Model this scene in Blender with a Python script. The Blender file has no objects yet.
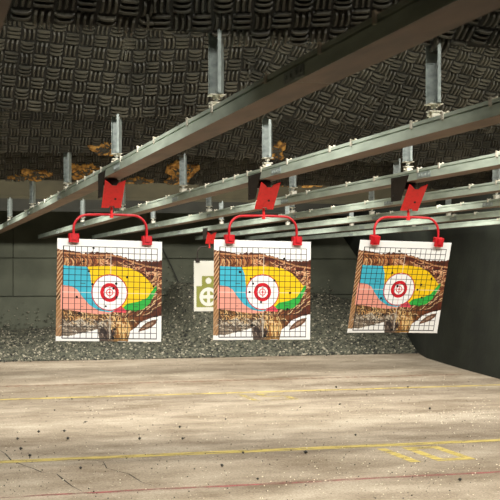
import bpy, math, random
import numpy as np
from mathutils import Matrix, Vector
random.seed(7)
rng = np.random.default_rng(11)
C = bpy.context.scene.collection
R = math.radians
EYE = 1.52                                   # camera height above the floor

# ------------------------------------------------------------------ helpers
class MB:
    """collects shapes, builds ONE mesh object"""
    def __init__(s): s.v = []; s.f = []; s.m = []; s.sm = []
    def add(s, vs, fs, M=None, mat=0, smooth=False):
        b = len(s.v)
        for p in vs:
            p = Vector(p)
            s.v.append(tuple(M @ p) if M is not None else tuple(p))
        for q in fs:
            s.f.append(tuple(i + b for i in q)); s.m.append(mat); s.sm.append(smooth)
    def box(s, x0, x1, y0, y1, z0, z1, M=None, mat=0):
        vs = [(x, y, z) for x in (x0, x1) for y in (y0, y1) for z in (z0, z1)]
        s.add(vs, [(0,1,3,2),(4,6,7,5),(0,4,5,1),(2,3,7,6),(0,2,6,4),(1,5,7,3)], M, mat)
    def bbox(s, x0, x1, y0, y1, z0, z1, b, M=None, mat=0):
        """box with chamfered edges all along z"""
        pr = [(x0+b,y0),(x1-b,y0),(x1,y0+b),(x1,y1-b),(x1-b,y1),(x0+b,y1),(x0,y1-b),(x0,y0+b)]
        n = 8
        vs = [(x,y,z0) for x,y in pr] + [(x,y,z1) for x,y in pr]
        s.add(vs, [(i,(i+1)%n,n+(i+1)%n,n+i) for i in range(n)] + [tuple(range(n))[::-1], tuple(range(n,2*n))], M, mat)
    def prism(s, poly, y0, y1, M=None, mat=0):
        """poly in XZ extruded along Y"""
        n = len(poly)
        vs = [(x, y0, z) for x, z in poly] + [(x, y1, z) for x, z in poly]
        s.add(vs, [(i, (i+1)%n, n+(i+1)%n, n+i) for i in range(n)] + [tuple(range(n))[::-1], tuple(range(n, 2*n))], M, mat)
    def tube(s, path, r, n=10, M=None, mat=0):
        pts = [Vector(p) for p in path]; vs = []; up = None
        for i, p in enumerate(pts):
            d = (pts[min(i+1, len(pts)-1)] - pts[max(i-1, 0)]).normalized()
            a = Vector((0,1,0)) if abs(d.y) < .9 else Vector((1,0,0))
            u = d.cross(a).normalized(); w = d.cross(u)
            for k in range(n):
                t = 2*math.pi*k/n
                vs.append(p + r*(math.cos(t)*u + math.sin(t)*w))
        fs = [(i*n+k, i*n+(k+1)%n, (i+1)*n+(k+1)%n, (i+1)*n+k) for i in range(len(pts)-1) for k in range(n)]
        s.add(vs, fs, M, mat, True)
        m = len(pts)
        s.add(vs[:n], [tuple(range(n))], M, mat); s.add(vs[(m-1)*n:], [tuple(range(n))], M, mat)
    def build(s, name, mats, parent=None):
        me = bpy.data.meshes.new(name); me.from_pydata(s.v, [], s.f)
        for m in (mats if isinstance(mats, (list, tuple)) else [mats]): me.materials.append(m)
        me.polygons.foreach_set('material_index', s.m); me.polygons.foreach_set('use_smooth', s.sm)
        me.validate(); me.update()
        o = bpy.data.objects.new(name, me); C.objects.link(o)
        if parent is not None: o.parent = parent
        return o

def tag(o, label=None, cat=None, group=None, kind=None):
    if label: o['label'] = label
    if cat: o['category'] = cat
    if group: o['group'] = group
    if kind: o['kind'] = kind
    return o
def empty(name, loc, label, cat, group=None, M=None):
    o = bpy.data.objects.new(name, None); C.objects.link(o); o.empty_display_size = .1
    o.matrix_world = (Matrix.Translation(loc) if M is None else M)
    return tag(o, label, cat, group)
def copy_part(o, parent, mw=None):
    c = o.copy(); C.objects.link(c); c.parent = parent
    if mw is not None: c.matrix_local = mw
    return c

def srgb(r, g, b):
    f = lambda c: (c/255/12.92) if c/255 <= .04045 else ((c/255+.055)/1.055)**2.4
    return (f(r), f(g), f(b), 1)

# ------------------------------------------------------------------ materials
def mat(name, col, rough=.6, metal=0., col2=None, scale=8., detail=6, contrast=(.35,.65), stretch=(1,1,1), bump=0., bscale=60., spec=.5):
    m = bpy.data.materials.new(name); m.use_nodes = True
    nt = m.node_tree; N = nt.nodes; L = nt.links; b = N['Principled BSDF']
    b.inputs['Roughness'].default_value = rough; b.inputs['Metallic'].default_value = metal
    b.inputs['Specular IOR Level'].default_value = spec
    tc = N.new('ShaderNodeTexCoord'); mp = N.new('ShaderNodeMapping'); mp.inputs['Scale'].default_value = stretch
    L.new(tc.outputs['Object'], mp.inputs['Vector'])
    no = N.new('ShaderNodeTexNoise'); no.inputs['Scale'].default_value = scale; no.inputs['Detail'].default_value = detail
    L.new(mp.outputs[0], no.inputs['Vector'])
    cr = N.new('ShaderNodeValToRGB'); e = cr.color_ramp.elements
    e[0].position, e[1].position = contrast; e[0].color = col; e[1].color = col2 or col
    L.new(no.outputs['Fac'], cr.inputs['Fac']); L.new(cr.outputs['Color'], b.inputs['Base Color'])
    if bump:
        n2 = N.new('ShaderNodeTexNoise'); n2.inputs['Scale'].default_value = bscale; n2.inputs['Detail'].default_value = 4
        L.new(mp.outputs[0], n2.inputs['Vector'])
        bp = N.new('ShaderNodeBump'); bp.inputs['Strength'].default_value = bump; bp.inputs['Distance'].default_value = .01
        L.new(n2.outputs['Fac'], bp.inputs['Height']); L.new(bp.outputs[0], b.inputs['Normal'])
    return m

M_galv   = mat('galvanised_steel', srgb(200,211,195), .38, .25, srgb(156,168,153), 14, 5, (.3,.75), (1,.25,1))
M_galv2  = mat('galvanised_hanger', srgb(168,176,171), .42, .2, srgb(118,127,124), 25, 5, (.35,.7))
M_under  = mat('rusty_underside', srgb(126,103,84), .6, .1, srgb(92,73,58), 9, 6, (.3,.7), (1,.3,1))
M_white  = mat('zinc_clip', srgb(225,220,205), .4, .2, srgb(190,180,160), 40)
M_rubber = mat('black_rubber', srgb(46,44,36), .5, 0, srgb(74,70,58), 5, 6, (.35,.7), bump=.25, bscale=90)
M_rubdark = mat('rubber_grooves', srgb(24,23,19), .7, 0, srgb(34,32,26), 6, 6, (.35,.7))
M_board  = mat('baffle_board', srgb(70,60,46), .85, 0, srgb(44,38,31), 6)
M_foam   = mat('tan_foam', srgb(200,150,74), .9, 0, srgb(104,70,32), 22, 5, (.38,.62), bump=.8, bscale=50)
M_olive  = mat('olive_steel', srgb(86,81,62), .7, .1, srgb(68,65,52), 3, 6, (.3,.7))
M_dark   = mat('dark_steel', srgb(46,45,38), .75, .1, srgb(34,34,29), 3)
M_red    = mat('red_paint', srgb(200,24,34), .4, 0, srgb(178,18,28), 30, 4)
M_redw   = mat('worn_red_paint', srgb(240,44,44), .42, 0, srgb(214,40,38), 45, 5, (.5,.8))
M_brown  = mat('dark_brown_steel', srgb(52,42,34), .55, .3, srgb(36,29,24), 12)
M_hole   = mat('dark_hole', srgb(14,12,11), .9)
M_chip   = mat('crumb_rubber', srgb(38,36,33), .8, 0, srgb(60,55,48), 30)
M_chip2  = mat('pale_chip', srgb(225,215,190), .7)
M_cable  = mat('dark_cable', srgb(30,29,25), .6)
M_wallr  = mat('wall_rubber', srgb(40,43,35), .8, 0, srgb(30,32,27), 2.2, 7, (.3,.7), bump=.35, bscale=14, spec=.25)
M_wall   = mat('wall_olive', srgb(95,97,81), .85, 0, srgb(73,75,62), 1.6, 8, (.3,.7), bump=.3, bscale=20)
M_ceil   = mat('ceiling_dark', srgb(50,46,40), .9, 0, srgb(40,37,32), 3)

def mat_floor():
    m = bpy.data.materials.new('bare_concrete'); m.use_nodes = True
    nt = m.node_tree; N = nt.nodes; L = nt.links; b = N['Principled BSDF']
    b.inputs['Roughness'].default_value = .8; b.inputs['Specular IOR Level'].default_value = .3
    tc = N.new('ShaderNodeTexCoord')
    def noise(scale, stretch, detail=6, rough=.55):
        mp = N.new('ShaderNodeMapping'); mp.inputs['Scale'].default_value = stretch
        L.new(tc.outputs['Object'], mp.inputs['Vector'])
        n = N.new('ShaderNodeTexNoise'); n.inputs['Scale'].default_value = scale
        n.inputs['Detail'].default_value = detail; n.inputs['Roughness'].default_value = rough
        L.new(mp.outputs[0], n.inputs['Vector']); return n
    def ramp(n, p0, p1, c0, c1):
        r = N.new('ShaderNodeValToRGB'); e = r.color_ramp.elements
        e[0].position, e[1].position = p0, p1; e[0].color, e[1].color = c0, c1
        L.new(n.outputs['Fac'], r.inputs['Fac']); return r
    def mix(kind, fac, a, bb):
        x = N.new('ShaderNodeMix'); x.data_type = 'RGBA'; x.blend_type = kind
        x.inputs[0].default_value = fac
        L.new(a, x.inputs[6]); L.new(bb, x.inputs[7]); return x.outputs[2]
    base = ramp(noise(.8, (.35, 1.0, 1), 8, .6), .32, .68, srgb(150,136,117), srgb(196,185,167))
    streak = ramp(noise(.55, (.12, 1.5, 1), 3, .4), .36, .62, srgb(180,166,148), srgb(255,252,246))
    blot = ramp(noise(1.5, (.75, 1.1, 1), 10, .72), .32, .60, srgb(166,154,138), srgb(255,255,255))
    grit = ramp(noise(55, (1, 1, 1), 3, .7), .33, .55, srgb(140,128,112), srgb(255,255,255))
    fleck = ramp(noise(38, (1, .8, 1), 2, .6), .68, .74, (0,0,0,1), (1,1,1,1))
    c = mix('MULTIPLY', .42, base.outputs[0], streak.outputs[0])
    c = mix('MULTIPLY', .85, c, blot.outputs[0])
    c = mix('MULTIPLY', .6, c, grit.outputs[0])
    pale = N.new('ShaderNodeRGB'); pale.outputs[0].default_value = srgb(222,212,190)
    x = N.new('ShaderNodeMix'); x.data_type = 'RGBA'
    L.new(fleck.outputs[0], x.inputs[0]); L.new(c, x.inputs[6]); L.new(pale.outputs[0], x.inputs[7])
    L.new(x.outputs[2], b.inputs['Base Color'])
    bp = N.new('ShaderNodeBump'); bp.inputs['Strength'].default_value = .35; bp.inputs['Distance'].default_value = .006
    L.new(noise(70, (1,1,1), 4).outputs['Fac'], bp.inputs['Height']); L.new(bp.outputs[0], b.inputs['Normal'])
    return m
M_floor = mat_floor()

def mat_paint(name, col, wear, scale=7.):
    """floor paint, worn through to the concrete in ragged spots"""
    m = bpy.data.materials.new(name); m.use_nodes = True
    nt = m.node_tree; N = nt.nodes; L = nt.links; b = N['Principled BSDF']
    b.inputs['Roughness'].default_value = .7; b.inputs['Base Color'].default_value = col
    tc = N.new('ShaderNodeTexCoord'); mp = N.new('ShaderNodeMapping'); mp.inputs['Scale'].default_value = (.5, 2, 1)
    no = N.new('ShaderNodeTexNoise'); no.inputs['Scale'].default_value = scale; no.inputs['Detail'].default_value = 8
    no.inputs['Roughness'].default_value = .7
    L.new(tc.outputs['Object'], mp.inputs[0]); L.new(mp.outputs[0], no.inputs['Vector'])
    cr = N.new('ShaderNodeValToRGB'); e = cr.color_ramp.elements
    e[0].position = wear-.09; e[1].position = wear+.09
    e[0].color = (0,0,0,1); e[1].color = (.9,.9,.9,1)
    L.new(no.outputs['Fac'], cr.inputs[0]); L.new(cr.outputs[0], b.inputs['Alpha'])
    return m
M_yellow = mat_paint('yellow_floor_paint', srgb(200,178,96), .43)
M_yellow2 = mat_paint('faded_yellow_floor_paint', srgb(204,182,98), .52)
M_redline = mat_paint('red_floor_paint', srgb(166,90,90), .50)
M_orange = mat_paint('orange_brown_mark', srgb(146,108,84), .50, 9)

def mat_vcol(name):
    m = bpy.data.materials.new(name); m.use_nodes = True
    N = m.node_tree.nodes; b = N['Principled BSDF']; b.inputs['Roughness'].default_value = .6
    b.inputs['Specular IOR Level'].default_value = .25
    a = N.new('ShaderNodeVertexColor'); a.layer_name = 'print'
    m.node_tree.links.new(a.outputs['Color'], b.inputs['Base Color'])
    return m
M_print = mat_vcol('printed_paper')

# ------------------------------------------------------------------ the room
LANE0, PITCH = .235, 1.1
XK = [LANE0 + PITCH*k for k in range(9)]; XK[0] = .15
YE = [2.4, 5.25, 8.1, 10.9, 14.35, 18.0, 21.7]         # lower edges of the ceiling baffles
ZE = EYE + 1.10
YB = 24.9                                             # back wall

fl = MB(); fl.box(-3.2, 11.5, -2.5, 25.1, -.12, 0)
floor = tag(fl.build('floor', M_floor), kind='structure')
def crack(pts, w):
    m = MB(); n = len(pts); top = []; bot = []
    for i, (x, y) in enumerate(pts):
        k = w*(.5+random.random())*(.4 if i in (0, n-1) else 1)
        top.append((x-k, y+k*.5, .0015)); bot.append((x+k, y-k*.5, .0015))
    m.add(top+bot, [(i, i+1, n+i+1, n+i) for i in range(n-1)])
    return tag(m.build('crack', M_hole, floor), 'thin dark crack in the concrete')
crack([(.66,10.2),(.70,9.95),(.72,9.6),(.80,9.3),(.86,9.12),(.9,8.95),(1.0,8.85),(1.02,8.6),(1.05,8.3),(1.09,8.1)], .006)
crack([(1.30,9.6),(1.42,9.3),(1.40,9.0),(1.52,8.7),(1.55,8.35),(1.62,8.1)], .004)
crack([(5.55,12.9),(5.9,12.6),(6.3,12.45),(6.8,12.2)], .005)

ce = MB(); ce.box(-3.2, 11.5, -2.5, 25.1, 4.2, 4.3); tag(ce.build('ceiling', M_ceil), kind='structure')
wl = MB(); wl.box(-3.2, -3.0, -2.5, 25.1, 0, 4.2); tag(wl.build('wall_left', M_wall), kind='structure')
wb = MB()                                              # three stacked bands with a shadow gap between
wb.box(-3, 11.4, YB+.06, 25.1, 0, 4.2)
wb.box(-3, 11.4, YB-.03, YB+.06, 0, .98)
for x0, x1 in ((-3,1.9),(1.92,4.75),(4.77,7.6),(7.62,11.4)):
    wb.box(x0, x1, YB, YB+.06, 1.0, 1.76); wb.box(x0, x1, YB-.02, YB+.06, 1.80, 3.3)
tag(wb.build('wall_back', M_wall), kind='structure')
# right wall: a ruled, rubber-clad surface flaring out at the far end
cols = [(-2.5,7.85,8.55),(10,7.83,8.5),(13.5,7.82,8.5),(14.9,7.87,8.5),(16.2,8.06,8.5),(17.6,8.30,8.5),(18.9,8.55,8.5),(20.3,8.98,8.45),(22.2,9.62,8.2),(23.6,10.3,8.0),(YB-.04,10.85,7.85)]
wr = MB(); nz = 14; vs = []
for y, xb, xt in cols:
    for j in range(nz+1):
        t = j/nz; vs.append((xb+(xt-xb)*t, y, 4.2*t))
n1 = nz+1
for y, xb, xt in cols: 
    for j in range(nz+1): vs.append((11.3, y, 4.2*j/nz))
k = len(cols)*n1
fs = [(i*n1+j, i*n1+j+1, (i+1)*n1+j+1, (i+1)*n1+j) for i in range(len(cols)-1) for j in range(nz)]
fs += [(k+a, k+d, k+c, k+b) for a, b, c, d in fs]
wr.add(vs, fs); tag(wr.build('wall_right', M_wallr), kind='structure')

# ------------------------------------------------------------------ ceiling baffles
S45 = math.sqrt(.5)
def panel_M(k):
    """local (x, t up the slope, n out towards the shooters and down)"""
    return Matrix(((1,0,0,0),(0,-S45,-S45,YE[k]),(0,S45,-S45,ZE),(0,0,0,1)))
def tread_sheet(x0, x1, length, rot, cell, seedv):
    """basket-weave rubber tread: blocks of three ridges, turned alternately"""
    rnd = random.Random(seedv)
    m = MB(); m.box(x0, x1, .0, length, -.02, .0)
    cx, ct = (x0+x1)/2, length/2; ca, sa = math.cos(rot), math.sin(rot)
    n = int(max(x1-x0, length)/cell)+3
    for i in range(-n, n+1):
        for j in range(-n, n+1):
            bx, bt = (i+.5)*cell, (j+.5)*cell
            vert = (i+j) % 2 == 0
            for q in (-1, 0, 1):
                off = q*cell*.31
                px, pt = (bx+off, bt) if vert else (bx, bt+off)
                X, T = cx+ca*px-sa*pt, ct+sa*px+ca*pt
                if not (x0-.012 < X < x1+.012 and -.012 < T < length): continue
                hl = cell*.46*rnd.uniform(.93, 1.03); hw = cell*.078; h = .021*rnd.uniform(.8, 1.15)
                dx, dt = (0, 1) if vert else (1, 0)
                ux, ut = ca*dx-sa*dt, sa*dx+ca*dt                # along the ridge
                wx, wt = -ut, ux
                vs = []
                bow = cell*.05*(1 if (i % 2) else -1)
                for a, kk, bb in ((-1,.45,0),(-.6,1,.7),(0,1.08,1),(.6,1,.7),(1,.45,0)):
                    for b, z in ((-1.25,0),(-.7,h*kk),(.7,h*kk),(1.25,0)):
                        vs.append((X+ux*hl*a+wx*(hw*b+bow*bb), T+ut*hl*a+wt*(hw*b+bow*bb), z))
                fs = [(r*4+c, r*4+c+1, r*4+c+5, r*4+c+4) for r in range(4) for c in range(3)]
                fs += [(0,1,2,3),(19,18,17,16)]
                m.add(vs, fs)
    return m
FOAM = {3: [(1.66,.06,.13,.09),(3.33,.10,.10,.13)],
        4: [(1.94,.16,.22,.17),(1.36,.10,.2,.10),(1.16,.05,.12,.05),(3.13,.18,.22,.22),(2.62,.04,.2,.05),(3.05,.05,.12,.06)],
        5: [(6.05,.45,.22,.12),(5.66,.42,.2,.08),(6.4,.55,.16,.1)]}
def foam(parent, k, X, T, rx, rt, sd):
    rnd = random.Random(sd); m = MB(); M = panel_M(k)
    n = 22; ph = [rnd.uniform(0, 6.28) for _ in range(4)]
    rings = []; rx *= .85; rt *= .85
    for q, hh in ((1,.026),(.93,.034),(.6,.041),(.3,.035)):
        ring = []
        for i in range(n):
            a = 2*math.pi*i/n
            r = q*(1+.22*math.sin(3*a+ph[0])+.16*math.sin(5*a+ph[1])+.1*math.sin(9*a+ph[2]))
            ring.append((X+rx*r*math.cos(a), max(-.005, T+rt*r*math.sin(a)), hh+rnd.uniform(-.004,.005)))
        rings.append(ring)
    vs = [(x, t, -.01) for x, t, _ in rings[0]] + [p for r in rings for p in r] + [(X, T, .036)]
    fs = [(r*n+i, r*n+(i+1)%n, (r+1)*n+(i+1)%n, (r+1)*n+i) for r in range(4) for i in range(n)]
    fs += [(4*n+i, 4*n+(i+1)%n, 5*n) for i in range(n)]
    m.add(vs, fs, M)
    for _ in range(int(22*rx/.2)+6):                       # gouges where rubber shreds still stick
        a = rnd.uniform(0, 6.28); r = rnd.uniform(.1, .8)
        x, t = X+rx*r*math.cos(a), T+rt*r*math.sin(a); an = rnd.uniform(0, 3.14); l = rnd.uniform(.02, .045)
        p = [(x-l*math.cos(an), max(.0,t-l*math.sin(an)), .043), (x+.012*math.sin(an), max(.0,t), .046), (x+l*math.cos(an), max(.0,t+l*math.sin(an)), .043)]
        m.tube(p, .0065, 5, M, 1)
    return tag(m.build('exposed_foam', [M_foam, M_rubber], parent), 'torn patch of tan foam')
BL = {1:'nearest black rubber clad ceiling baffle, mostly dark, along the top edge of the photo',
      2:'second nearest ceiling baffle, broad lit band of basket weave black rubber without torn foam',
      3:'third ceiling baffle, narrow black rubber band with a few small foam tears at its edge',
      4:'fourth ceiling baffle, narrow black rubber band with the largest torn tan foam patches',
      5:'smooth olive steel ceiling baffle behind the rubber clad ones',
      6:'farthest dark ceiling baffle, smooth, just in front of the back wall'}
SHEETS = {1:[(-.6,1.0,0),(1.0,2.3,6),(2.3,3.7,-8),(3.7,5.2,4)],
          2:[(-.9,.3,0),(.3,1.34,-2),(1.33,2.2,4),(2.2,3.2,-16),(3.2,4.5,-9),(4.5,5.8,3)],
          3:[(-.9,.75,2),(.75,1.95,0),(1.96,3.2,-4),(3.2,4.5,-14),(4.5,6.2,6),(6.2,7.9,0)],
          4:[(-.9,.9,0),(.9,2.2,3),(2.2,3.4,-2),(3.4,4.9,10),(4.9,6.5,0),(6.5,8.2,-4)]}
for k in range(1, 7):
    root = empty('ceiling_baffle', (3.6, YE[k], ZE), BL[k], 'ceiling baffle', 'ceiling baffles')
    L = 1.35
    W = 8.3 if k < 6 else 8.2
    M = panel_M(k)
    b = MB()
    if k < 5: b.box(-1, W, .01, L, -.075, -.022, M)
    else: 
        b.box(-1, W, 0, L+.2, -.05, 0, M)
        b.box(-1, W, 0, .05, 0, .012, M)                       # stiffening lip
        if k == 5:
            for x in (.9, 3.0, 5.1, 7.2): b.box(x, x+.012, .05, L, 0, .006, M)
    o = b.build('backing_board' if k < 5 else 'steel_plate', M_board if k < 5 else (M_olive if k == 5 else M_dark), root)
    o.matrix_parent_inverse = root.matrix_world.inverted()
    for i, (x0, x1, rot) in enumerate(SHEETS.get(k, [])):
        m = tread_sheet(x0, x1, .75 if k > 1 else .5, R(rot), .094, 100*k+i)
        dz = .006*(i % 2)
        m.v = [tuple(M @ Vector((x, t + .012*math.sin(x*2.3+k), n+dz))) for x, t, n in m.v]
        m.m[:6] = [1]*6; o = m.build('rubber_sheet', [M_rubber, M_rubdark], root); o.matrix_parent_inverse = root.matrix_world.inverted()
    for i, (X, T, rx, rt) in enumerate(FOAM.get(k, [])):
        o = foam(root, k, X, T, rx, rt, 50*k+i); o.matrix_parent_inverse = root.matrix_world.inverted()

# ------------------------------------------------------------------ overhead rails
ZB, ZT = EYE+.660, EYE+.735
RAIL = ['rail cut off at the top left corner', 'steep nearest rail above the left target', 'rail above the middle target',
        'rail above the right target', 'fourth rail of the row, right behind the one above the right target',
        'fifth rail, in the crowded middle of the stack of distant rails', 'sixth rail, second lowest of the row in the photo',
        'seventh rail, lowest and farthest of the row in the photo']
def rail_profile():
    w = .07; z0, z1 = 0, ZT-ZB
    return [(-w,z0),(w,z0),(w,z0+.050),(w-.012,z0+.052),(w-.012,z0+.057),(w,z0+.058),
            (w,z1),(-w,z1),(-w,z0+.058),(-w+.012,z0+.057),(-w+.012,z0+.052),(-w,z0+.050)]
clip0 = None
def make_clip():
    m = MB()                                           # saddle clip wrapped over the top lip
    m.box(-.075, .075, -.012, .012, .0, .006); m.box(-.077, -.071, -.012, .012, -.028, .006); m.box(.071, .077, -.012, .012, -.028, .006)
    m.box(-.079,-.071,-.008,.008,.006,.011)
    m.tube([(-.045,0,.006),(-.045,0,.014)], .007, 8)
    return m
for k in range(8):
    X = XK[k]
    root = empty('overhead_rail', (X, .8, ZB), 'galvanised ' + ('steel ' if 'rail cut' in RAIL[k] else '') + RAIL[k], 'rail', 'overhead target rails')
    m = MB(); joints = [.0, 3.1, 6.9, 10.2, 13.3, 16.6, 20.0, 23.5]
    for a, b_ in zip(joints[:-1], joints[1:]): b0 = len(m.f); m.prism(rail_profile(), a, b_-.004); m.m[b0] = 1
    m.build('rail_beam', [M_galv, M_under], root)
    rnd = random.Random(40+k)
    y = 2.55-.8 + rnd.uniform(0,.3)
    while y < 14.5:
        if clip0 is None:
            clip0 = make_clip().build('rail_clip', M_white, root); c = clip0
        else: c = copy_part(clip0, root)
        c.location = (0, y, ZT-ZB+.001)
        y += rnd.choice([.36, .48, .5, .62, .84]) * (1 if y < 8 else 1.25)
    for yj in joints[1:-1]:
        s = MB(); s.box(-.074, -.0705, yj-.11, yj+.11, .006, .046)
        for q in (-.08,-.03,.03,.08): s.box(-.079,-.074, yj+q-.008, yj+q+.008, .018, .034)
        s.build('splice_plate', M_galv2, root)

# hangers -----------------------------------------------------------------
ZS = ZT + .085                                       # lower end of the strut
def make_hanger(root, top):
    m = MB(); h = top-ZS
    m.box(-.040,.030,.0,.004,0,h)                     # web
    m.box(.026,.030,-.085,.0,0,h)                      # flange
    m.box(.014,.030,-.089,-.085,0,h)
    m.box(-.040,-.036,-.016,.0,0,h)
    M = Matrix.Rotation(R(-22), 4, 'Z') @ Matrix.Translation((0, .03, ZS-ZT))
    m.v = [tuple(M @ Vector(p)) for p in m.v]
    m.build('strut', M_galv2, root)
    r = MB(); r.tube([(0,0,.012),(0,0,ZS-ZT+.02)], .008, 8); r.build('threaded_rod', M_galv2, root)
    n = MB(); n.box(-.036,.036,-.030,.036,ZS-ZT-.006,ZS-ZT-.001)
    n.tube([(0,0,ZS-ZT-.022),(0,0,ZS-ZT-.006)], .018, 6); n.build('nut', M_white, root)
    c = MB(); c.box(-.03,.03,-.024,.024,.001,.012); c.box(-.02,.02,-.02,.02,.012,.042); c.box(-.032,.032,-.026,.026,.042,.049)
    c.tube([(-.036,0,.027),(.036,0,.027)], .008, 6); c.build('rail_clamp', M_white, root)
HY = [5.25, 8.1, 10.9, 14.35, 18.0]
POS = ['nearest', 'second nearest', 'third nearest', 'fourth nearest', 'farthest']
SHORT = ['', 'rail above the left target', 'rail above the middle target', 'rail above the right target', 'fourth rail of the row', 'fifth rail of the row', 'sixth rail of the row', 'lowest rail of the row']
proto = None
for k in range(1, 8):
    seen = []
    for y in HY:
        Z = .2723*XK[k] + .9622*y; u = 250 + 1174*(.9622*XK[k] - .2723*y)/Z
        if -5 < u < 515: seen.append(y)
    for i, y in enumerate(seen):
        p = ['nearest to the camera', 'second from the camera', 'third from the camera', 'fourth from the camera', 'farthest from the camera'][i]
        root = empty('rail_hanger', (XK[k], y+.04, ZT), f'grey channel hanger on the {SHORT[k]}, {p}', 'hanger', 'rail hangers')
        if proto is None:
            make_hanger(root, ZE+.06); proto = root
        else:
            for ch in proto.children: copy_part(ch, root)

# ------------------------------------------------------------------ target carriers
def rotm(a, p, r):
    return Matrix.Rotation(a,4,'Z') @ Matrix.Rotation(p,4,'X') @ Matrix.Rotation(r,4,'Y')
def arc(cx, cz, r, a0, a1, n=7):
    return [(cx + r*math.cos(a0+(a1-a0)*i/n), 0, cz + r*math.sin(a0+(a1-a0)*i/n)) for i in range(n+1)]
def carrier(k, Yt, Yb, Xp, a, sw, ro, label, frame=M_red, ztop=.222, halfw=.265):
    """Yt: near edge of the trolley, Yb: where the hanger bar hangs; Xp: the paper's top centre"""
    X = XK[k]; root = empty('target_carrier', (X, Yt, ZB), label, 'target carrier', 'red target carriers')
    xl = -.078
    m = MB()
    pr = [(.012,.045),(.345,.045),(.345,-.135),((Yb-Yt)*.80,-.135)]
    m.add([(-.074,y,z) for y,z in pr]+[(-.0708,y,z) for y,z in pr], [(3,2,1,0),(4,5,6,7)]+[(i,(i+1)%4,4+(i+1)%4,4+i) for i in range(4)])
    for y, z in ((.30,.02),(.30,-.10)): m.tube([(-.080,y,z),(-.072,y,z)], .010, 8)
    m.build('trolley_plate', M_brown, root)
    # front plate with the notched top, leaning back under the rail
    zt, zb = EYE+.634-ZB, EYE+.452-ZB
    lx, rx = -.074, .070; cx = -.004
    poly = [(lx+cx,1),(lx+.026+cx,.93),(cx-.016,.80),(cx+.012,.80),(cx+.022,.90),(rx+cx,1),(rx+cx-.004,0),(cx+.022,0),(cx+.014,.07),(cx-.014,.07),(cx-.022,0),(lx+cx,.0)]
    f = MB(); n = len(poly)
    pt = lambda x, t, d: (x, -.015 + (Yb-Yt)*.86*(1-t) + d*.66, zb+(zt-zb)*t + d*.74)
    vs = [pt(x,t,-.003) for x,t in poly] + [pt(x,t,.003) for x,t in poly]
    f.add(vs, [tuple(range(n)), tuple(range(2*n-1,n-1,-1))] + [(i,n+i,n+(i+1)%n,(i+1)%n) for i in range(n)])
    fp = f.build('face_plate', M_redw, root)
    mk = MB(); mk.tube([pt(.012,.34,-.003), pt(.012,.34,-.008)], .008, 10); mk.build('plate_bolt', M_brown, fp)
    lk = MB(); lk.box(-.03,.03,.12,.32,-.05,-.004)
    lk.tube([(-.045,.17,-.026),(.045,.17,-.026)], .020, 12); lk.tube([(-.045,.27,-.026),(.045,.27,-.026)], .020, 12)
    lk.build('roller_block', M_brown, root)
    zbar = EYE+.400-ZB; yb = Yb-Yt-.012
    st = MB(); st.tube([(0,yb,zbar),(0,yb,zb+.008)], .010, 10); st.tube([(0,yb,zbar+.0),(0,yb,zbar-.02)], .014, 10)
    o = st.build('stem', M_redw, root)
    A = Matrix.Translation((Xp-X, yb, 0)) @ Matrix.Rotation(a,4,'Z')
    b = MB(); r = .10; zc = EYE+ztop-ZB
    dl, dr = halfw*math.tan(ro), -halfw*math.tan(ro)
    path = [(-halfw,0,zc+dl+.02)] + arc(-halfw+r, zbar-r, r, math.pi, math.pi/2) + [(-.06,0,zbar+.003),(.06,0,zbar+.003)] + arc(halfw-r, zbar-r, r, math.pi/2, 0) + [(halfw,0,zc+dr+.02)]
    b.tube(path, .0092, 10, A); b.build('hanger_bar', frame, root)
    P = Matrix.Translation((Xp-X, yb, zc)) @ rotm(a, sw, ro)
    for sx in (-1, 1):
        c = MB(); x = sx*halfw
        c.bbox(x-.036, x+.036, -.026, -.0035, -.028, .036, .006, P); c.bbox(x-.036, x+.036, .0035, .022, -.028, .036, .006, P)
        c.box(x-.034, x+.034, -.0040, .0040, .012, .034, P)
        cl = c.build('clip', frame, root)
        c = MB(); c.box(x-.016, x+.016, -.034, -.0262, -.010, .034, P); c.build('clip_lever', frame, cl)
    return Matrix.Translation((Xp, Yt+yb, EYE+ztop)) @ rotm(a, sw, ro)

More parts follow.
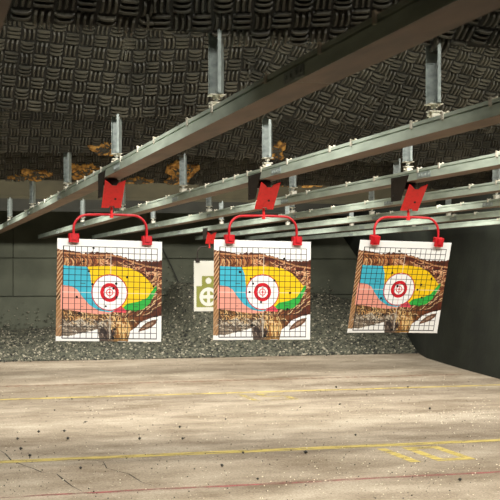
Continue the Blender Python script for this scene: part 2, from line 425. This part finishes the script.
# ---- the printed target --------------------------------------------------
NP = 300; PW, PH = .76, .725
def paint_target():
    yy, xx = np.mgrid[0:NP, 0:NP]; u = (xx+.5)/NP; v = (yy+.5)/NP
    img = np.ones((NP, NP, 3))*np.array([248,247,244.])
    ln = lambda pts, q: np.interp(q, [p[0] for p in pts], [p[1] for p in pts])
    def noise(nu, nv, seed):
        g = np.random.default_rng(seed).random((nv+2, nu+2)); a, b = u*nu, v*nv
        i, j = a.astype(int), b.astype(int); fx, fy = a-i, b-j
        return (g[j,i]*(1-fx)+g[j,i+1]*fx)*(1-fy) + (g[j+1,i]*(1-fx)+g[j+1,i+1]*fx)*fy
    def inside(poly, uu=u, vv=v):
        c = np.zeros(u.shape, bool); n = len(poly)
        for i in range(n):
            (x0,y0),(x1,y1) = poly[i], poly[(i+1)%n]
            if y0 == y1: continue
            c ^= ((y0 > vv) != (y1 > vv)) & (uu < (x1-x0)*(vv-y0)/(y1-y0)+x0)
        return c
    def put(mask, col, k=1.): img[mask] = img[mask]*(1-k) + np.array(col, float)*k
    # shaggy body
    jag = .030*(noise(60,1,3)-.3)
    top = ln([(0,.105),(.12,.115),(.25,.135),(.38,.118),(.5,.125),(.62,.155),(.75,.185),(.85,.195),(1,.185)], u) + jag*np.clip(u*3,.3,1)
    bot = ln([(0,.955),(.12,.950),(.25,.920),(.39,.885),(.41,1),(.68,1),(.70,.90),(.76,.855),(.81,.80),(.90,.765),(1,.74)], u) + .008*(noise(80,1,5)-.5)
    body = (v > top) & (v < bot)
    n1, n2, n3 = noise(22,16,1), noise(70,40,2), noise(9,9,4)
    base = np.zeros_like(img)
    c_top, c_mid = np.array([128,66,36.]), np.array([160,100,54.])
    t = np.clip((v-.1)/.2,0,1)[...,None]
    base[:] = c_top*(1-t)+c_mid*t
    rt = np.clip((u-.55)/.4,0,1)[...,None]; base = base*(1-rt*.75) + np.array([88,34,24.])*rt*.75
    lw = (np.clip((v-.62)/.1,0,1)*np.clip((.75-u)/.15,0,1))[...,None]; base = base*(1-lw)+np.array([140,100,62.])*lw
    gr = ((v > .77)&(u < .55))[...,None]*np.clip((v-.76)/.04,0,1)[...,None]; base = base*(1-gr)+np.array([150,134,116.])*gr
    lg = ((u > .41)&(u < .55)&(v > .86))[...,None]; base = np.where(lg, np.array([112,96,86.]), base)
    gold = np.exp(-((u-.62)/.085)**2)*np.clip((v-.68)/.12,0,1); gold = gold[...,None]; base = base*(1-gold)+np.array([212,160,92.])*gold
    base *= .86*(.72+.56*n1*.6+.5*(n2-.5))[...,None]
    img[body] = np.clip(base,0,255)[body]
    put(body & (v < top+.02), (96,48,30), .7)
    # cream sinew line under the mane, dark band beneath it
    sl = ln([(0,.135),(.15,.145),(.35,.160),(.5,.150),(.6,.165),(.72,.215),(.85,.25),(1,.27)], u)
    put(body & (abs(v-sl) < .008), (205,150,104), .8)
    put(body & (v > sl+.008) & (v < sl+.05) & (u > .3), (84,30,22), .75)
    put(body & (v > sl+.03) & (u > .8) & (v < .36), (74,24,20), .65)
    put(body & (v > .40) & (u > .86) & (v < .62), (120,70,46), .5)
    # left fringe: diagonal strands
    put((u < .056) & body & (((u*1.0+v*.6)*34 % 1) < .40), (222,186,146), .75)
    put((u < .056) & body & (v > .60), (176,128,84), .6)
    rnd = random.Random(5)
    def stroke(x, y, dx, dy, w, col, k=.85, curve=0.):
        n = 26
        for i in range(n+1):
            q = i/n; px = x+dx*q + curve*math.sin(math.pi*q)*dy; py = y+dy*q - curve*math.sin(math.pi*q)*dx
            ww = w*(1-.6*abs(2*q-1))
            i0, i1 = int((px-ww)*NP), int((px+ww)*NP)+1; j0, j1 = int((py-ww)*NP), int((py+ww)*NP)+1
            if i0 < 0 or j0 < 0 or i1 > NP or j1 > NP: continue
            sub = body[j0:j1, i0:i1]
            img[j0:j1, i0:i1][sub] = img[j0:j1, i0:i1][sub]*(1-k)+np.array(col,float)*k
    for i in range(95):                                   # upright strands of the top band, left
        x = rnd.uniform(.04,.42); stroke(x, rnd.uniform(.16,.20), rnd.uniform(.0,.03), rnd.uniform(.05,.09), .003, rnd.choice([(206,146,90),(222,176,124),(92,42,24),(120,58,32),(180,110,62)]), .62, .2)
    for i in range(60):                                   # long curved hairs above the yellow
        x = rnd.uniform(.4,.93); y = rnd.uniform(.2,.30)+max(0,x-.6)*.35; stroke(x, y, rnd.uniform(-.05,.09), rnd.uniform(-.05,.08), .0026, rnd.choice([(216,160,116),(150,84,54),(70,24,18),(190,120,84)]), .75, rnd.uniform(-.4,.4))
    for i in range(40):
        x = rnd.uniform(.88,.99); y = rnd.uniform(.34,.62); stroke(x, y, rnd.uniform(.02,.08), rnd.uniform(-.08,-.01), .003, rnd.choice([(206,158,112),(120,64,40),(226,180,130)]), .8, .2)
    for i in range(120):                                  # flank hair below the organs
        x = rnd.uniform(.06,.62); y = rnd.uniform(.70,.78); stroke(x, y, rnd.uniform(-.02,.05), rnd.uniform(.03,.07), .003, rnd.choice([(206,162,104),(92,58,34),(150,100,58),(74,44,28),(216,182,128)]), .65, .3)
    for i in range(110):                                  # grey belly
        x = rnd.uniform(.02,.5); y = rnd.uniform(.79,.90); stroke(x, y, rnd.uniform(.02,.06), rnd.uniform(-.015,.04), .0026, rnd.choice([(196,182,162),(98,82,68),(150,130,108),(206,196,180),(120,100,82)]), .6, .3)
    for i in range(80):                                   # rear: long diagonal locks
        x = rnd.uniform(.50,.95); y = rnd.uniform(.66,.82)-max(0,x-.6)*.35; stroke(x, y, rnd.uniform(.05,.12), rnd.uniform(-.12,-.05), .004, rnd.choice([(86,44,30),(72,34,24),(206,160,106),(140,84,50),(220,186,138),(100,56,36)]), .7, .15)
    for i in range(60):                                   # leg, straight down
        x = rnd.uniform(.52,.69); y = rnd.uniform(.76,.90); stroke(x, y, rnd.uniform(-.02,.02), rnd.uniform(.06,.1), .004, rnd.choice([(230,188,122),(170,112,56),(240,210,150),(140,90,48)]), .7, .1)
    for i in range(30):
        x = rnd.uniform(.40,.54); y = rnd.uniform(.86,.94); stroke(x, y, rnd.uniform(-.02,.03), rnd.uniform(.02,.06), .005, rnd.choice([(60,50,46),(44,36,34),(140,124,110),(96,82,72)]), .65, .1)
    for i in range(20):
        x = rnd.uniform(.40,.95); y = rnd.uniform(.17,.26)+max(0,x-.6)*.3
        stroke(x, y, rnd.uniform(.01,.09), rnd.uniform(-.06,.06), .0022, (226,178,136), .8, rnd.uniform(-.5,.5))
    for i in range(24):
        x = rnd.uniform(.10,.92); y = rnd.uniform(.70,.84)-max(0,x-.6)*.35
        stroke(x, y, rnd.uniform(.02,.10), rnd.uniform(-.07,.05), .0022, (232,200,154), .8, rnd.uniform(-.3,.3))
    for i in range(10):
        x = rnd.uniform(.86,.97); y = rnd.uniform(.30,.60); stroke(x, y, rnd.uniform(.02,.07), rnd.uniform(-.07,.03), .0022, (222,172,128), .8, .3)
    leaf = [(.775,.905),(.80,.86),(.85,.815),(.91,.785),(.965,.775),(.945,.82),(.90,.86),(.84,.885)]
    put(inside(leaf), (112,74,52)); put(inside([(.80,.885),(.86,.83),(.93,.795),(.92,.82),(.86,.86)]), (176,146,124), .8)
    # coloured zones
    blue = [(.056,.264),(.285,.272),(.315,.35),(.335,.47),(.38,.60),(.46,.68),(.56,.695),(.50,.715),(.40,.70),(.31,.645),(.24,.565),(.19,.495),(.13,.463),(.056,.456)]
    pink = [(.042,.456),(.13,.463),(.19,.495),(.24,.565),(.31,.645),(.40,.70),(.52,.712),(.52,.722),(.40,.735),(.25,.718),(.14,.70),(.04,.692)]
    yel = [(.285,.272),(.40,.262),(.55,.260),(.69,.272),(.80,.325),(.89,.41),(.938,.47),(.90,.545),(.84,.60),(.75,.635),(.66,.66),(.60,.70),(.40,.60),(.33,.47),(.315,.35)]
    gre = [(.945,.44),(.955,.47),(.925,.54),(.89,.615),(.83,.675),(.75,.700),(.66,.690),(.625,.668),(.67,.625),(.77,.605),(.86,.565),(.91,.49)]
    crim = [(.60,.645),(.635,.668),(.66,.70),(.655,.716),(.53,.712)]
    put(inside(pink), (238,160,142)); put(inside(blue), (66,180,204)); put(inside(yel), (246,202,20)); put(inside(gre), (48,172,66)); put(inside(crim), (222,76,92))
    for (x, y, w) in ((.245,.435,.05),(.76,.488,.05),(.75,.655,.05),(.24,.66,.03)):   # tiny captions under the zones, unreadable
        m = (abs(u-x) < w*.5)&(abs(v-y) < .0035); put(m, (60,70,60), .55)
    # grid
    g0u, g1u, g0v, g1v = .058, .954, .073, .972
    lines = []
    for i in range(17):
        gu, gv = g0u+(g1u-g0u)*i/16, g0v+(g1v-g0v)*i/16
        w = .0042 if i in (0,16) else .0032
        a = (abs(u-gu) < w)&(v > g0v-.003)&(v < g1v+.003); b = (abs(v-gv) < w)&(u > g0u-.003)&(u < g1u+.003)
        col = (235,228,215) if i == 8 else (28,26,28)
        for mm in (a, b): lines.append((mm, col, .85 if i in (0,16) else .72, gu, gv))
    for mm, col, kk, _, _ in lines:
        if col[0] < 100: put(mm, col, kk)
    for mm, col, kk, _, _ in lines:
        if col[0] > 100: put(mm, col, .75)
    # bull
    r = np.hypot(u-.4995, (v-.5185)*PH/PW)
    put(r < .172, (200,40,44)); put(r < .163, (250,249,247))
    put((r < .089), (206,20,36)); put(r < .055, (250,249,247)); put(r < .034, (214,60,66)); put(r < .026, (250,249,247)); put(r < .009, (214,40,50))
    for mm, col, kk, gu, gv in lines:
        if col[0] < 100: put(mm & (r < .165), (40,38,44), .62)
        else: put(mm & (r < .165), (214,60,66) if True else col, .25)
    put((abs(u-.4995) < .0025)&(r < .05), (200,40,50), .8); put((abs(v-.5185) < .0025)&(r < .05), (200,40,50), .8)
    return img/255.
def lin(a): return np.where(a <= .04045, a/12.92, ((a+.055)/1.055)**2.4)
def sheet_mesh(name, img, W, H, bow):
    ny, nx = img.shape[:2]; t = .0007
    jj, ii = np.mgrid[0:ny+1, 0:nx+1]
    x = (ii/nx-.5)*W; z = -jj/ny*H
    y = bow*np.sin(np.pi*ii/nx)*np.sin(np.pi*np.clip(jj/ny,0,1)*.5)**2 - .25*bow*np.sin(3*np.pi*jj/ny)*(ii/nx)
    P = np.stack([x, y, z], -1).reshape(-1,3); n = len(P)
    idx = (jj*(nx+1)+ii)
    q = np.stack([idx[:-1,:-1], idx[1:,:-1], idx[1:,1:], idx[:-1,1:]], -1).reshape(-1,4)
    # coarse back sheet, joined round the rim, gives the paper its thickness
    rim = np.concatenate([idx[0,:-1], idx[:-1,-1], idx[-1,:0:-1], idx[:0:-1,0]])
    Pb = P[rim] + np.array([0,t,0]); nb = len(rim)
    verts = np.concatenate([P, Pb]); faces = q.tolist()
    for i in range(nb): j = (i+1)%nb; faces.append([int(rim[i]), int(rim[j]), n+j, n+i])
    s = 0
    me = bpy.data.meshes.new(name); me.from_pydata(verts.tolist(), [], faces); me.update()
    a = me.color_attributes.new('print', 'FLOAT_COLOR', 'CORNER')
    cols = np.ones((len(me.loops), 4), np.float32); cols[:,:3] = .9
    c = .84*lin(img).reshape(-1,3); nq = len(q)
    cols[:nq*4,:3] = np.repeat(c, 4, axis=0)
    a.data.foreach_set('color', cols.ravel())
    me.materials.append(M_print)
    me.polygons.foreach_set('use_smooth', [True]*len(me.polygons))
    return me
target_me = sheet_mesh('paper_target', paint_target(), PW, PH, .006)
def hole_mesh(seed):
    rnd = random.Random(seed); n = 11
    m = MB()
    ring = [(1*(.8+.35*rnd.random())*math.cos(6.283*i/n), 0, (.8+.35*rnd.random())*math.sin(6.283*i/n)) for i in range(n)]
    vs = ring + [(x, .12, z) for x, y, z in ring]
    m.add(vs, [tuple(range(n)), tuple(range(2*n-1,n-1,-1))] + [(i,(i+1)%n,n+(i+1)%n,n+i) for i in range(n)])
    return m
hole_me = []
for i in range(4):
    o = hole_mesh(i).build('bullet_hole', M_hole); hole_me.append(o.data); C.objects.unlink(o); bpy.data.objects.remove(o)
def bow_at(nx, ny, bow=.006):
    return bow*math.sin(math.pi*nx)*math.sin(math.pi*ny*.5)**2 - .25*bow*math.sin(3*math.pi*ny)*nx
def paper(Mw, label, holes):
    o = bpy.data.objects.new('paper_target', target_me); C.objects.link(o); o.matrix_world = Mw
    tag(o, label, 'paper target', 'printed grid targets')
    for i, (nx, ny, s) in enumerate(holes):
        h = bpy.data.objects.new('bullet_hole', hole_me[i % 4]); C.objects.link(h); h.parent = o
        h.matrix_local = Matrix.Translation(((nx-.5)*PW, bow_at(nx,ny)-.0016, -ny*PH)) @ Matrix.Rotation(i*1.3,4,'Y') @ Matrix.Diagonal((.0085*s,.01,.0085*s,1))
D = math.radians
M1 = carrier(1, 8.17, 8.37, 1.327, D(2.5), D(-4), D(1.57), 'red target carrier on the steep nearest rail, holding the left target')
M2 = carrier(2, 8.05, 8.25, 2.432, D(4.9), D(-.8), D(.92), 'red target carrier on the second rail, holding the middle target')
M3 = carrier(3, 7.95, 8.15, 3.521, D(3.2), D(16.2), D(1.28), 'red target carrier on the third rail, holding the tilted right target')
H1 = [(.34,.085,1),(.25,.22,1.1),(.30,.315,1),(.335,.44,1),(.56,.43,1.1),(.665,.365,1),(.92,.45,.9),(.535,.48,1),(.565,.565,1),(.465,.655,.9),(.19,.57,1.1),(.215,.73,1.2),(.55,.88,1.1),(.535,.965,1.4)]
H2 = [(.285,.18,.9),(.265,.32,1.2),(.375,.385,1),(.40,.435,1),(.365,.52,1),(.72,.18,1.2),(.665,.265,1),(.62,.40,1.1),(.785,.525,1.1),(.485,.62,1.1),(.76,.69,1.2),(.395,.855,1.4),(.53,.96,1.5)]
H3 = [(.435,.105,1),(.345,.25,1),(.395,.34,1),(.84,.395,1),(.735,.465,1.1),(.705,.52,1),(.765,.605,1),(.315,.62,1.1),(.475,.485,1.2),(.36,.80,1.2),(.49,.965,1.3)]
paper(M1, 'square gridded paper target at the left, hanging level and turned to the camera', H1)
paper(M2, 'square gridded paper target in the middle, overlapping a small white and olive target', H2)
paper(M3, 'square gridded paper target at the right, swung back and leaning to the left', H3)

# the small far target on the fourth rail, partly hidden by the middle one
M4 = carrier(4, 18.65, 18.85, 4.62, D(2), D(0), D(0), 'distant dark target carrier with a red plate, behind the middle target', M_brown, ztop=.166, halfw=.19)
def paint_far():
    n = 96; h = 150
    yy, xx = np.mgrid[0:h, 0:n]; u = (xx+.5)/n; v = (yy+.5)/h
    img = np.ones((h,n,3))*np.array([236,234,222.]); asp = .86/.52
    ol = np.array([150,152,72.])
    img[(abs(u-.5) < .42)&(v > .50)&(v < .92)] = ol
    img[(abs(u-.5) < .23)&(v > .30)&(v < .52)] = ol
    r = np.hypot(u-.5, (v-.395)*asp); img[r < .10] = (240,239,230)
    r = np.hypot(u-.5, (v-.715)*asp); img[r < .31] = (240,239,230)
    img[(r < .20)] = ol
    img[(r < .31)&(abs(u-.5) < .055)] = (240,239,230); img[(r < .31)&(abs(v-.715)*asp < .055)] = (240,239,230)
    return img/255.
o = bpy.data.objects.new('paper_target', sheet_mesh('small_target', paint_far(), .50, .83, .004)); C.objects.link(o); o.matrix_world = M4
tag(o, 'small white paper target with olive blocks and circles, half hidden behind the middle target', 'paper target')

# ------------------------------------------------------------------ the floor's paint and litter
def strip(name, pts_near, pts_far, mt, label, cat, z=.002):
    m = MB(); n = len(pts_near)
    m.add([(x,y,z) for x,y in pts_near]+[(x,y,z) for x,y in pts_far], [(i,i+1,n+i+1,n+i) for i in range(n-1)])
    return tag(m.build(name, mt), label, cat)
def line(y, w, mt, label, x0=-2.9, x1=7.8, amp=.008):
    xs = [x0+(x1-x0)*i/60 for i in range(61)]
    a = [(x, y-w/2+random.uniform(-amp,amp)) for x in xs]; b = [(x, y+w/2+random.uniform(-amp,amp)) for x in xs]
    return strip('painted_line', a, b, mt, label, 'floor line')
line(9.53, .14, M_yellow, 'nearer yellow painted floor line, just beyond the painted number 10')
line(14.15, .12, M_yellow, 'farther yellow painted floor line, towards the rubble pile')
line(8.03, .055, M_redline, 'thin worn red painted floor line at the bottom of the photo')
m = MB()                                                   # smeared saw-tooth mark beyond the far line
y0 = 15.75; x = -2.5
while x < 7.6:
    m.add([(x,y0-.10,.002),(x+.05,y0-.10,.002),(x-.10,y0+.12,.002),(x-.15,y0+.12,.002)], [(0,1,2,3)]); x += .125
m.add([(-2.8,y0-.03,.0016),(7.7,y0-.03,.0016),(7.7,y0+.03,.0016),(-2.8,y0+.03,.0016)], [(0,1,2,3)])
tag(m.build('painted_line', M_orange), 'faint brown zigzag line on the concrete, farthest of the floor lines', 'floor line')
def digit(m, ch, x, y, w, h, s, z=.0022):
    q = lambda x0,x1,y0,y1: m.add([(x+x0,y+y0,z),(x+x1,y+y0,z),(x+x1,y+y1,z),(x+x0,y+y1,z)], [(0,1,2,3)])
    if ch == '1': q(0,s,0,h)
    if ch == '0': q(0,s,0,h); q(w-s,w,0,h); q(s,w-s,0,s*1.25); q(s,w-s,h-s*1.25,h)
    if ch == '5': q(0,w,h-s,h); q(0,s,h*.5,h-s); q(s,w,h*.5,h*.5+s); q(w-s,w,0,h*.5); q(0,w-s,0,s)
m = MB(); digit(m,'1',3.77,8.62,.08,.74,.085); digit(m,'0',4.0,8.62,.34,.74,.085)
tag(m.build('painted_number', M_yellow), 'yellow painted number 10 on the concrete at lower right', 'floor number')
m = MB(); digit(m,'1',3.77,13.2,.08,.74,.085); digit(m,'5',4.0,13.2,.34,.74,.085)
tag(m.build('painted_number', M_yellow2), 'faint worn yellow number 15 on the concrete below the middle target', 'floor number')

def chunk(m, x, y, z, r, rnd, mt=0):
    """an irregular crumb"""
    vs = []
    for th, ph in ((0,90),(0,10),(75,0),(140,14),(215,-4),(290,8),(0,-90)):
        q = r*rnd.uniform(.65,1.2); t, p = R(th+rnd.uniform(-20,20)), R(ph)
        vs.append((x+q*math.cos(t)*math.cos(p), y+q*math.sin(t)*math.cos(p), z+q*.8*math.sin(p)))
    m.add(vs, [(0,1,2),(0,2,3),(0,3,4),(0,4,5),(0,5,1),(6,2,1),(6,3,2),(6,4,3),(6,5,4),(6,1,5)], None, mt)
crumbs = [(.86,10.73),(1.09,11.14),(1.43,12.84),(1.30,10.61),(.88,9.72),(1.92,10.43),(2.44,11.12),(3.02,11.59),(2.27,8.82),(2.38,8.2),(2.29,10.33),
          (4.08,12.38),(4.61,12.54),(3.1,9.26),(3.88,10.14),(6.13,14.12),(3.77,7.75),(.84,10.12),(1.33,11.14),(1.61,11.75),(5.39,11.82),(5.23,14.37),(1.75,13.9),(1.5,14.3),(2.6,9.4),(1.2,9.0)]
rnd = random.Random(3); protos = []
for i, (x, y) in enumerate(crumbs):
    if i < 5:
        m = MB(); chunk(m, 0, 0, 0, .024, rnd); o = m.build('rubber_crumb', M_chip)
        zmin = min(v[2] for v in m.v)
        protos.append((o, zmin))
    else:
        p = protos[i % 5][0]; o = p.copy(); C.objects.link(o)
    s = rnd.uniform(.45,.85); o.scale = (s,s,s); o.location = (x, y, -protos[i%5][1]*s); o.rotation_euler = (0,0,rnd.uniform(0,6))
    tag(o, 'small black rubber crumb lying on the bare concrete floor', 'crumb', 'rubber crumbs on the floor')
m = MB(); rnd = random.Random(9)
for i in range(2200):
    y = 7.2+12.6*rnd.random()**1.1; x = -.2 + rnd.uniform(.05,.62)*y*.86
    if x > 7.6 or abs(y-15.75) < .16: continue
    chunk(m, x, y, .003, rnd.choice([.003,.004,.005,.007]), rnd, 0 if rnd.random() < .6 else 1)
for i in range(260):                                       # pale chips gathered at the right and at lower middle
    if i % 3: x, y = rnd.gauss(5.6,.5), rnd.gauss(11.2,.55)
    else: x, y = rnd.gauss(3.3,.7), rnd.gauss(8.2,.4)
    if x < 7.6: chunk(m, x, y, .003, rnd.uniform(.003,.008), rnd, 1)
tag(m.build('floor_grit', [M_chip, M_chip2]), 'fine pale and dark grit scattered over the concrete floor', 'grit', kind='stuff')

# rubble pile at the foot of the back wall
def mat_rubble():
    m = mat('rubber_rubble', srgb(64,66,54), .9, 0, srgb(106,102,84), 26, 6, (.42,.66), bump=1., bscale=40)
    return m
M_rub = mat_rubble(); M_rubL = mat('pale_rubble', srgb(176,168,146), .85, 0, srgb(128,120,104), 30); M_rubD = mat('dark_rubble', srgb(44,44,38), .9)
def pile_h(x, y):
    H = np.interp(x, [-3,2,3,4.6,5.0,5.25,6.2,7.6,8.6,9.5,11], [.30,.28,.34,.42,.66,1.26,1.22,1.05,1.0,.8,.6])
    t = min(1, max(0, (y-20.02)/4.4)); s = t*t*(3-2*t)*.55+.45*t
    return H*s
m = MB(); nx, ny = 150, 60; rnd = random.Random(21); vs = []
for j in range(ny+1):
    for i in range(nx+1):
        x = -2.9+(np.interp(20+4.8*j/ny,[p[0] for p in cols],[p[1] for p in cols])-.05+2.9)*i/nx; y = 20.0+(YB-.12-20.0)*j/ny
        vs.append((x, y+rnd.uniform(-.02,.02)*(j > 0), pile_h(x,y)+(rnd.uniform(-.015,.03) if j > 0 else -.0)+.002))
m.add(vs, [(j*(nx+1)+i, j*(nx+1)+i+1, (j+1)*(nx+1)+i+1, (j+1)*(nx+1)+i) for j in range(ny) for i in range(nx)])
for i in range(15000):
    y = 20.0+(YB-20.2)*rnd.random()**1.1; x = rnd.uniform(.9, 9.4 if y < 22 else 10)
    chunk(m, x, y + (rnd.uniform(-.12,.0) if rnd.random() < .15 and y < 20.3 else 0), pile_h(x,y)+.012, rnd.uniform(.012,.034), rnd, rnd.choices([0,1,2],[.46,.16,.38])[0])
for i in range(500):                                       # crumbs stuck to the wall above the pile
    x = rnd.uniform(1.4,9); z = pile_h(x, YB)+abs(rnd.gauss(0,.22))
    chunk(m, x, YB-.075, z, rnd.uniform(.012,.024), rnd, rnd.choices([0,1,2],[.5,.35,.15])[0])
tag(m.build('rubber_rubble', [M_rub, M_rubL, M_rubD]), 'grey granular rubble heaped against the back wall behind the targets', 'rubble', kind='stuff')

# slack cable hanging down the back wall, between the left and middle targets
m = MB(); pts = []
for i in range(13):
    t = i/12; pts.append((4.92+.55*t+.05*math.sin(3*t), YB-.08, 2.28-1.16*t-.05*math.sin(3.1*t)))
m.tube(pts, .012, 8); tag(m.build('hanging_cable', M_cable), 'thin dark cable slanting down the back wall between the left and middle targets', 'cable')

# ------------------------------------------------------------------ lights
def strip_light(x, y, z, sx, sy, e, tilt, spread, col=(1,.975,.905)):
    l = bpy.data.lights.new('bay_strip', 'AREA'); l.shape = 'RECTANGLE'; l.size = sx; l.size_y = sy
    l.energy = e; l.color = col; l.spread = R(spread)
    o = bpy.data.objects.new('bay_strip', l); C.objects.link(o); o.location = (x, y, z); o.rotation_euler = (R(tilt), 0, 0)
    return o
strip_light(3.6, 4.45, EYE+1.62, 8.6, .10, 44, 30, 86)
strip_light(3.6, 6.2, EYE+1.85, 8.6, .10, 350, 17, 145)
strip_light(3.9, 8.75, EYE+1.6, 8.0, .10, 130, 30, 140)
strip_light(3.6, 11.6, EYE+1.6, 8.6, .10, 300, 20, 130)
strip_light(3.6, 15.1, EYE+1.6, 8.6, .10, 380, 28, 160)
strip_light(3.6, 18.7, EYE+1.6, 8.6, .10, 420, 52, 160)
strip_light(2.5, -1.6, 3.2, 4.5, .5, 14, 35, 170, (1,.80,.58))
w = bpy.data.worlds.new('World'); bpy.context.scene.world = w; w.use_nodes = True
w.node_tree.nodes['Background'].inputs[0].default_value = (1,.92,.8,1); w.node_tree.nodes['Background'].inputs[1].default_value = .03

# ------------------------------------------------------------------ camera
cam = bpy.data.cameras.new('camera'); co = bpy.data.objects.new('camera', cam); C.objects.link(co)
co.location = (0, 0, EYE); co.rotation_euler = (R(90), 0, R(-15.8))
cam.lens = 1174/500*36; cam.sensor_width = 36; cam.shift_y = 21/500
cam.clip_start = .05; cam.clip_end = 100
cam.dof.use_dof = True; cam.dof.focus_distance = 8.5; cam.dof.aperture_fstop = 9
sc = bpy.context.scene; sc.camera = co
sc.view_settings.view_transform = 'Standard'; sc.view_settings.look = 'None'; sc.view_settings.gamma = 1
sc.view_settings.use_curve_mapping = False; sc.view_settings.exposure = 0
